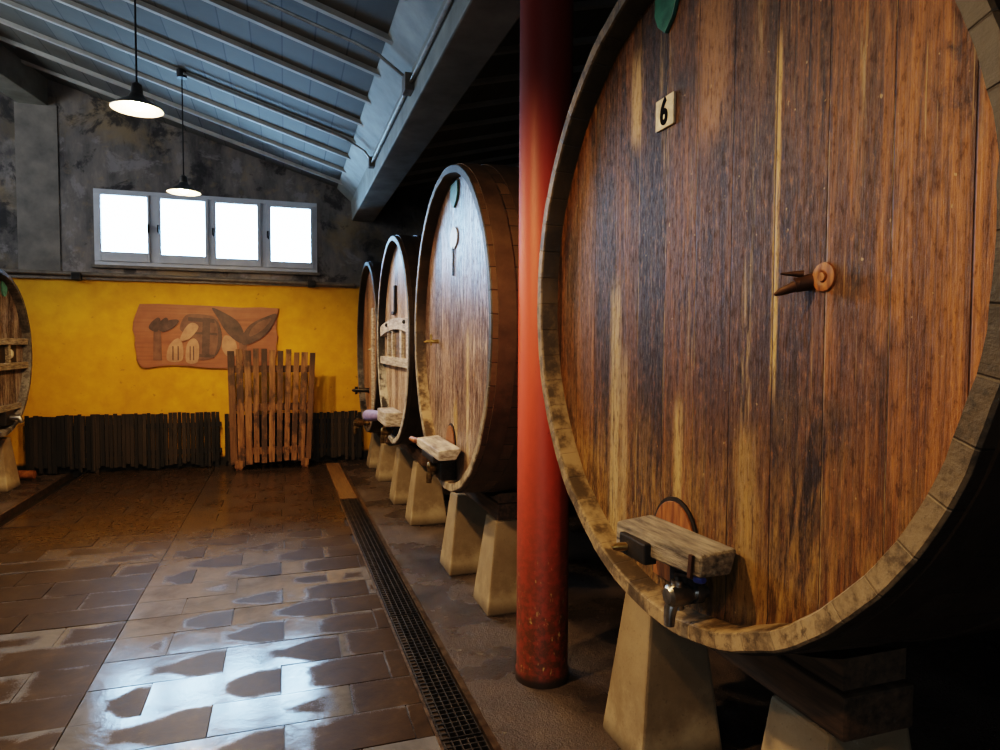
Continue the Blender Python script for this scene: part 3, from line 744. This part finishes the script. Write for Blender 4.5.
# -- left barrel (head faces right)
OL = (-2.76, 8.02, 1.505); RL = .86
zL = RL+.03
HL = head_mat('left_head', (.03,.02,.014), (.10,.07,.05), (.26,.21,.17), (.36,.32,.28), (.24,.16,.09), 51.0, .15, (zL-.1, zL-.9), .6, (.4,.6), .3, .35, peel=.6, peel_c=(.30,.26,.22))
SL = stave_mat('left_staves', RL, (.03,.022,.016), (.09,.065,.045), (.20,.18,.16), (.06,.045,.03), zL)
bl = make_barrel(OL, RL, 1.9, .03, 'grey-brown barrel with crossbars standing alone at the left edge', SL, HL, sgn=-1)
XH = OL[0]-.078
for (z, hh) in ((1.625,.07), (1.36,.075), (.92,.06)):
    c = math.sqrt((RL-.055)**2-(z-OL[2])**2)
    mb = MB(); mb.box((XH,OL[1]-c*.99,z-hh/2),(XH+.06,OL[1]+c*.99,z+hh/2)); mb.build('crossbar', M_grey_bar, bl, bevel=.006)
for yy in (8.32, 7.7):
    MB().box((XH,yy-.03,1.39),(XH+.045,yy+.03,1.60)).build('upright', M_grey_bar, bl, bevel=.004)
MB().box((XH,7.5,1.39),(XH+.01,8.6,1.60)).build('dark_panel', M_black, bl)
mb = MB(); mb.lathe([(.012,.001),(.014,.035),(0,.05),(0,.001)], (XH+.012,8.45,1.49), 'x', 18, closed=False); mb.build('knob_plate', M_plate, bl, smooth=40)
MB().poly([(XH+.012, 8.33+.075*math.cos(a*PI/8), 2.20+.10*math.sin(a*PI/8)) for a in range(16)], (-.012,0,0)).build('badge', M_oldgreen, bl, bevel=.002)
MB().box((XH,8.1,.74),(XH+.07,8.34,.89)).build('tap_block', M_black, bl, bevel=.01)
mb = MB(); mb.tube([(XH+.05,8.22,.82),(XH+.15,8.22,.82),(XH+.17,8.22,.76)], [.03,.034,.02], 12); mb.build('tap', M_steel, bl, smooth=40)
for (px, py) in ((-2.92, 7.98), (-2.92, 8.13)):
    MB().tube([(px,py,2.30),(px,py,2.62)], .022, 10).build('vent_pipe', M_pipe, bl, smooth=40)

# ------------------------------------------------------------------ piers, bearers, wedges
def pier(x0, x1, y0, y1, H, label, tx=.07, ty=.06):
    mb = MB()
    a = [(x0,y0),(x1,y0),(x1,y1),(x0,y1)]; b = [(x0+tx,y0+ty),(x1-tx,y0+ty),(x1-tx,y1-ty),(x0+tx,y1-ty)]
    mb.hexa([(p[0],p[1],0) for p in a]+[(p[0],p[1],H) for p in b])
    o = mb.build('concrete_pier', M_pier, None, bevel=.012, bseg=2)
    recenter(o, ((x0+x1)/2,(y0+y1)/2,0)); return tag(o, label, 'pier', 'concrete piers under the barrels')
pier(1.25,1.62,2.12,2.44,.60,'tapered concrete pier under the far side of the barrel numbered 6')
pier(1.25,1.66,1.25,1.585,.60,'tapered concrete pier in shadow under the near side of the barrel numbered 6')
pier(1.12,1.46,3.66,3.99,.55,'tapered concrete pier partly hidden behind the red column')
pier(1.07,1.42,4.40,4.72,.55,'tapered concrete pier under the far side of the green-badged barrel')
pier(1.04,1.38,5.74,6.04,.55,'tapered pier with bright left face under the near side of the cross-barred barrel')
pier(1.02,1.36,6.56,6.88,.55,'tapered pier under the far side of the cross-barred barrel')
pier(1.02,1.36,7.72,8.02,.44,'tapered pier under the near side of the farthest barrel')
pier(1.02,1.36,8.62,8.94,.44,'farthest tapered pier, beside the dark slat fence')
pier(-3.28,-2.86,8.36,8.74,.56,'tapered concrete pier under the barrel at the left edge')
def bearer(x0, x1, y0, y1, z0, z1, label):
    o = MB().box((x0,y0,z0+.003),(x1,y1,z1)).build('timber_bearer', M_timber, None, bevel=.01)
    recenter(o, ((x0+x1)/2,(y0+y1)/2,z0)); return tag(o, label, 'timber', 'timber bearers on the piers')
def under(O, R, bulge, L, x, dy=0.0):
    xl = x-O[0]+.10; r = R+bulge*(1-((xl-L/2)/(L/2))**2)
    return O[2]-math.sqrt(r*r-dy*dy)
bearer(1.325,1.56,1.27,2.50,.60,under(O6,R6,.04,2.3,1.46)-.012,'dark timber bearer lying across the piers under the barrel numbered 6')
bearer(1.20,1.40,3.72,4.76,.55,under(O2,R2,.03,2.2,1.30)-.012,'timber bearer under the green-badged barrel, behind the red column')
bearer(1.12,1.30,5.62,6.92,.55,under(O3,R3,.02,2.0,1.21)-.012,'timber bearer with a lit end under the cross-barred barrel')
bearer(1.12,1.30,7.74,8.90,.44,under(O4,R4,.015,2.0,1.21)-.012,'timber bearer under the farthest barrel')
bearer(-3.16,-2.98,8.0,8.74,.56,under(OL,RL,.03,1.9,-2.45)-.012,'timber bearer under the barrel at the left edge')
def wedge(O, R, bulge, L, x0, x1, ya, yb, zt, label):
    """block on the bearer with a face following the barrel; ya = outer, yb = inner"""
    pts = []
    xm = (x0+x1)/2; n = 8
    zb = zt
    up = [(ya+(yb-ya)*i/n) for i in range(n+1)]
    prof = [(yy, under(O, R, bulge, L, xm, yy-O[1])-.022) for yy in up]
    cap = prof[0][1]
    poly = [(x0, ya, zt)] + [(x0, yy, zz) for yy, zz in prof] + [(x0, yb, zt)]
    o = MB().poly(poly, (x1-x0,0,0)).build('wooden_wedge', M_timber, None)
    recenter(o, (xm,(ya+yb)/2,zt)); return tag(o, label, 'wedge', 'wedges chocking the barrels')
zt2 = under(O2,R2,.03,2.2,1.30)-.006
wedge(O2,R2,.03,2.2,1.21,1.39,3.44+.28,3.93,zt2,'wooden wedge block on the bearer beside the red column')
zt6 = under(O6,R6,.04,2.3,1.46)-.006
wedge(O6,R6,.04,2.3,1.34,1.55,1.29,1.55,zt6,'dark wooden wedge on the bearer under the barrel numbered 6')

# ------------------------------------------------------------------ red column
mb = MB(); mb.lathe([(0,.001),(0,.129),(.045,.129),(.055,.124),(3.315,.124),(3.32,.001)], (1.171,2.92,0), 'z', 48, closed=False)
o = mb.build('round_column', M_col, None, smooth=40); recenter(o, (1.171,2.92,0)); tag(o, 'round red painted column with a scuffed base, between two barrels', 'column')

# ------------------------------------------------------------------ hanging lamps
LAMPS = []
def lamp(x, y, z, label):
    zc_ = roofz(x)
    t = thing('pendant_lamp', (x, y, z), label, 'lamp', 'pendant lamps over the aisle')
    prof = [(0,.152),(.006,.153),(.04,.105),(.07,.052),(.095,.040),(.097,.036),(.068,.046),(.037,.098),(.004,.148)]
    mb, _ = MB().lathe([(a, r) for a, r in prof], (x,y,z), 'z', 40); sh = mb.build('lamp_shade', M_shade, t, smooth=40)
    sh.data.materials.append(M_enamel)
    for p in sh.data.polygons:
        c = p.center
        if p.normal.z < -.2 : p.material_index = 1
    MB().tube([(x,y,z+.088),(x,y,z+.11),(x,y,z+.155),(x,y,z+.17)], [.036,.036,.030,.012], 16).build('lamp_holder', M_shade, t, smooth=40)
    MB().tube([(x,y,z+.165),(x,y,zc_-.06)], .006, 8).build('cable', M_cable, t)
    MB().tube([(x,y,zc_-.075),(x,y,zc_+.0)], [.045,.05], 14).build('ceiling_rose', M_cable, t, smooth=40)
    e = NT('warm_bulb'); e.color((0,0,0)); e.set(e.b.inputs['Emission Color'], (1,.74,.42)); e.b.inputs['Emission Strength'].default_value = 160
    MB().sphere((x,y,z+.035), .042, 10).build('bulb', e.m, t, smooth=60)
WARM = (1.0, .66, .33)
def point(x, y, z, w, r=.06, col=WARM, name='lamp_light'):
    l = bpy.data.lights.new(name, 'POINT'); l.energy = w; l.color = col; l.shadow_soft_size = r
    o = bpy.data.objects.new(name, l); COL.objects.link(o); o.location = (x,y,z); return o
def spot(x, y, z, w, ang=168, blend=.5, col=WARM, r=.06):
    l = bpy.data.lights.new('lamp_light', 'SPOT'); l.energy = w; l.color = col; l.shadow_soft_size = r
    l.spot_size = math.radians(ang); l.spot_blend = blend
    o = bpy.data.objects.new('lamp_light', l); COL.objects.link(o); o.location = (x,y,z); return o
lamp(-.885, 4.80, 3.10, 'lit pendant lamp with a wide shade, hanging nearer and higher')
lamp(-.925, 7.15, 3.08, 'lit pendant lamp hanging in front of the window')
LP = 125
for (x, y, z) in ((-.885,4.80,3.09),(-.925,7.15,3.07)): spot(x, y, z-.03, LP)
spot(-.85, 2.2, 3.10, LP*1.35); spot(-.85, .0, 3.10, LP*.45)

# ------------------------------------------------------------------ conduits
def conduit(pts, boxes, label):
    t = thing('conduit', pts[0], label, 'conduit')
    MB().tube(pts, .013, 8).build('pipe', M_pipe, t, smooth=40)
    for (x, y, z, sx, sy, sz) in boxes:
        MB().box((x-sx,y-sy,z-sz),(x+sx,y+sy,z+sz)).build('junction_box', M_boxg, t, bevel=.006)
yq = 7.06
conduit([(-.90,yq,roofz(-.9)-.05)]+[(x,yq,roofz(x)-.05) for x in (-.4,.1,.5)]+[(.62,yq-.01,roofz(.62)-.06),(.80,yq-.06,3.60),(.86,yq-.10,3.50)],
        [(.862,yq-.12,3.475,.03,.05,.05)], 'thin grey conduit running down the ceiling from the far lamp')
conduit([(.866,6.90,3.47),(.866,4.95,3.47),(.866,4.84,3.47)], [(.86,4.80,3.475,.035,.07,.06)], 'straight grey conduit along the concrete beam, far length')
conduit([(.866,4.72,3.47),(.866,1.0,3.47)], [], 'straight grey conduit along the concrete beam, near length')
conduit([(-.9,4.92,roofz(-.9)-.05)]+[(x,4.92,roofz(x)-.05) for x in (-.4,.1,.5)]+[(.66,4.90,roofz(.66)-.07),(.80,4.86,3.58),(.855,4.84,3.53)], [], 'thin conduit coming down the ceiling to the beam box')

# ------------------------------------------------------------------ dark slat fences along the back wall
def fence(x0, x1, y, zt, label, z0=.06):
    t = thing('slat_fence', ((x0+x1)/2, y, 0), label, 'fence', 'dark slat fences along the back wall')
    mb = MB(); x = x0; random.seed(int(x1*77))
    while x < x1-.03:
        w = random.uniform(.034,.05); g = random.uniform(.002,.007) if x < -1.5 or x > .3 else random.uniform(.003,.012)
        zz = zt+random.uniform(-.015,.012); zb = z0 + (random.uniform(-.05,0) if random.random() < .5 else random.uniform(0,.04))
        mb.box((x,y-.012+random.uniform(-.004,.004),max(.005,zb)),(x+w,y+.006,zz)); x += w+g
    mb.build('slats', M_fence, t)
    for z in (.22, .56): MB().box((x0,y+.006,z-.03),(x1,y+.03,z+.03)).build('rail', M_fence, t)
    for q in range(4):
        xx = x0+.06+(x1-x0-.12)*q/3
        MB().box((xx-.025,y+.006,0),(xx+.025,y+.035,.5)).build('post', M_fence, t)
fence(-2.99,-.80,9.30,.725,'dark slat fence along the back wall, left of the pallet')
fence(-.76,1.02,9.31,.685,'dark slat fence along the back wall, behind and right of the pallet')
o = MB().tube([(-3.02,9.12,.055),(-2.84,9.10,.05)], [.055,.05], 14).build('wood_log', M_orange_wood, None, smooth=40)
recenter(o, (-2.93,9.11,0)); tag(o, 'short orange wooden log lying on the floor by the left pier', 'log')

# ------------------------------------------------------------------ pallet standing on its end
t = thing('wooden_pallet', (-.16, 8.98, 0), 'tall wooden pallet standing upright against the slat fence', 'pallet')
random.seed(5)
n = 11; lean = .055
for i in range(n):
    xb = -.625+i*(.90/(n-1)); xt = -.655+i*(1.00/(n-1)); w = random.choice((.034,.037,.041))
    zb = .07+random.uniform(0,.04); ztp = 1.53+random.uniform(-.03,.03); y0 = 8.93; y1 = y0+lean
    if i == 1: zb = .05
    mb = MB()
    mb.hexa([(xb-w,y0,zb),(xb+w,y0,zb),(xb+w,y0+.02,zb),(xb-w,y0+.02,zb),(xt-w,y1,ztp),(xt+w,y1,ztp),(xt+w,y1+.02,ztp),(xt-w,y1+.02,ztp)])
    mb.build('board', M_pallet, t, bevel=.003)
for z in (.24, .80, 1.29):
    yy = 8.93+lean*(z/1.53)+.022
    MB().box((-.64,yy,z-.045),(.33,yy+.075,z+.045)).build('stringer', M_pallet, t, bevel=.004)
for x in (-.57, .235):
    mb = MB(); mb.box((x-.05,8.93,.028),(x+.05,9.01,.13)); mb.box((x-.04,8.945,.0),(x+.04,9.0,.03)); mb.build('foot', M_pallet, t, bevel=.008)

# ------------------------------------------------------------------ carved board on the wall
t = thing('carved_sign', (-.95, WY-.03, 1.30), 'long wavy-edged wooden board carved with a barrel and leaves, on the yellow wall', 'wall art')
S1 = WY/9.3
def sp(x, z): return (x*S1, (z-1.6)*S1+1.6)
out = [(-1.725,2.106),(-1.5,2.112),(-1.2,2.105),(-.869,2.098),(-.55,2.085),(-.3,2.095),(-.071,2.085),(-.10,1.95),(-.115,1.80),(-.085,1.70),(-.12,1.60),(-.102,1.50),(-.15,1.30),(-.40,1.27),(-.69,1.29),(-.95,1.30),(-1.16,1.325),(-1.35,1.34),(-1.52,1.325),(-1.66,1.30),(-1.716,1.315),(-1.77,1.40),(-1.765,1.49),(-1.79,1.59),(-1.775,1.69),(-1.809,1.78),(-1.80,1.88),(-1.77,1.98)]
yb = WY-.035
MB().poly([(sp(*p)[0], yb, sp(*p)[1]) for p in out], (0,.03,0)).build('board', M_sign, t, bevel=.006)
def curve(pts, n=5):
    out_ = []; m = len(pts)
    for i in range(m):
        p0, p1, p2, p3 = (pts[(i+k)%m] for k in (-1,0,1,2))
        for j in range(n):
            q = j/n
            out_.append(tuple(.5*(2*p1[k]+(p2[k]-p0[k])*q+(2*p0[k]-5*p1[k]+4*p2[k]-p3[k])*q*q+(3*p1[k]-p0[k]-3*p2[k]+p3[k])*q**3) for k in (0,1)))
    return out_
def relief(name, pts, mat, d=.012, y=yb):
    if len(pts) > 4: pts = curve(pts)
    return MB().poly([(sp(*p)[0], y-d, sp(*p)[1]) for p in pts], (0,d+.002,0)).build(name, mat, t)
relief('barrel_relief', [(-1.20,1.97),(-1.05,1.99),(-.86,1.955),(-.80,1.85),(-.775,1.70),(-.80,1.55),(-.87,1.44),(-1.0,1.40),(-1.11,1.43),(-1.14,1.55),(-1.16,1.70),(-1.27,1.80)], M_burn_mid, .010)
for (z0, z1) in ((1.90,1.95),(1.74,1.77),(1.45,1.49)):
    relief('hoop_relief', [(-1.17,z0),(-.82+abs(z0-1.7)*-.2,z0-.02),(-.82+abs(z0-1.7)*-.2,z1-.02),(-1.17,z1)], M_burn, .014)
relief('stave_relief', [(-1.0,1.95),(-.91,1.94),(-.93,1.45),(-1.02,1.44)], M_burn, .013)
relief('barrel_edge_relief', [(-.86,1.93),(-.80,1.85),(-.775,1.70),(-.80,1.55),(-.87,1.45),(-.84,1.55),(-.82,1.70),(-.83,1.84)], M_burn, .015)
relief('leaf_relief', [(-.885,2.075),(-.70,1.99),(-.58,1.90),(-.525,1.80),(-.50,1.70),(-.54,1.62),(-.63,1.67),(-.74,1.79),(-.82,1.94)], M_burn, .016)
relief('leaf_relief', [(-.10,2.01),(-.25,1.965),(-.38,1.90),(-.47,1.82),(-.53,1.70),(-.525,1.60),(-.40,1.63),(-.27,1.71),(-.17,1.83)], M_burn, .018)
relief('leaf_vein', [(-.17,1.95),(-.32,1.90),(-.42,1.80),(-.44,1.71),(-.33,1.76),(-.24,1.84)], M_burn_mid, .021)
relief('stem_relief', [(-.56,1.72),(-.48,1.72),(-.475,1.55),(-.49,1.31),(-.60,1.31),(-.57,1.55)], M_burn_mid, .013)
relief('bunch_relief', [(-1.05,1.60),(-.70,1.78),(-.60,1.66),(-.62,1.40),(-.72,1.45)], M_sign, .004)
relief('pale_patch_relief', [(-.74,1.72),(-.62,1.66),(-.60,1.48),(-.70,1.44),(-.78,1.56)], M_relief_pale, .008)
for dx, mt in ((0, M_burn), (.09, M_burn)):
    relief('plume_relief', [(-1.62+dx,1.80),(-1.60+dx,1.87),(-1.52+dx,1.94),(-1.49+dx,1.89),(-1.53+dx,1.76)], mt, .012+dx*.03)
relief('plume_relief', [(-1.45,1.88),(-1.32,1.92),(-1.28,1.89),(-1.36,1.80),(-1.48,1.76)], M_burn, .014)
relief('stalk_relief', [(-1.57,1.78),(-1.49,1.78),(-1.48,1.40),(-1.58,1.40)], M_burn_mid, .010)
relief('jug_relief', [(-1.27,1.66),(-1.20,1.82),(-1.12,1.88),(-1.05,1.83),(-1.10,1.74),(-1.18,1.66)], M_relief_pale, .019)
relief('figure_relief', [(-1.42,1.40),(-1.40,1.58),(-1.30,1.68),(-1.24,1.60),(-1.25,1.40)], M_relief_pale, .009)
relief('figure_relief', [(-1.20,1.38),(-1.19,1.60),(-1.11,1.68),(-1.05,1.60),(-1.07,1.38)], M_relief_pale, .017)
for q in (-1.36,-1.30,-1.16,-1.12): relief('groove_relief', [(q,1.40),(q+.012,1.40),(q+.014,1.58),(q+.002,1.58)], M_burn, .020)

# ------------------------------------------------------------------ light, sky, camera
W = bpy.data.worlds.new('World'); S.world = W; W.use_nodes = True
bg = W.node_tree.nodes['Background']; bg.inputs[0].default_value = (.38,.66,1.0,1); bg.inputs[1].default_value = 24.0
def area(name, loc, rot, sx, sy, e, col, portal=False):
    l = bpy.data.lights.new(name, 'AREA'); l.shape = 'RECTANGLE'; l.size = sx; l.size_y = sy; l.energy = e; l.color = col
    l.cycles.is_portal = portal
    o = bpy.data.objects.new(name, l); COL.objects.link(o); o.location = loc; o.rotation_euler = rot; return o
area('window_portal', ((WX0+WX1)/2, WY+.2, (WZ0+WZ1)/2), (-PI/2,0,0), WX1-WX0, WZ1-WZ0, 1, (1,1,1), True)
area('rear_fill_light', (-2.2, -2.9, 2.3), (PI/2,0,0), 3.4, 2.4, 34, (.70,.84,1.0))  # soft cool fill added behind the camera, not a modelled opening
area('left_fill_light', (XL+.05, 6.6, 3.75), (0,-PI/2,0), .9, 3.6, 55, (.84,.91,1.0))  # unseen cool fill added to brighten the upper back wall and ceiling

cam = bpy.data.cameras.new('camera'); co = bpy.data.objects.new('camera', cam); COL.objects.link(co)
cam.sensor_width = 36; cam.lens = 660/1000*36; cam.clip_start = .02
# view axes from the vanishing point of the aisle (285,345) and a slight roll
f_ = 660.0; roll = -.010
d = Vector((285-500, -(345-375), -f_)).normalized()
u = Vector((math.sin(roll), math.cos(roll), 0)); u = (u - d*u.dot(d)).normalized(); x = d.cross(u)
R = Matrix((x, d, u))                        # rows: world X, Y, Z in camera axes -> camera-to-world rotation
co.matrix_world = Matrix.Translation((0,0,1.6)) @ R.to_4x4()
S.camera = co
S.view_settings.view_transform = 'Filmic'; S.view_settings.look = 'High Contrast'; S.view_settings.exposure = .58
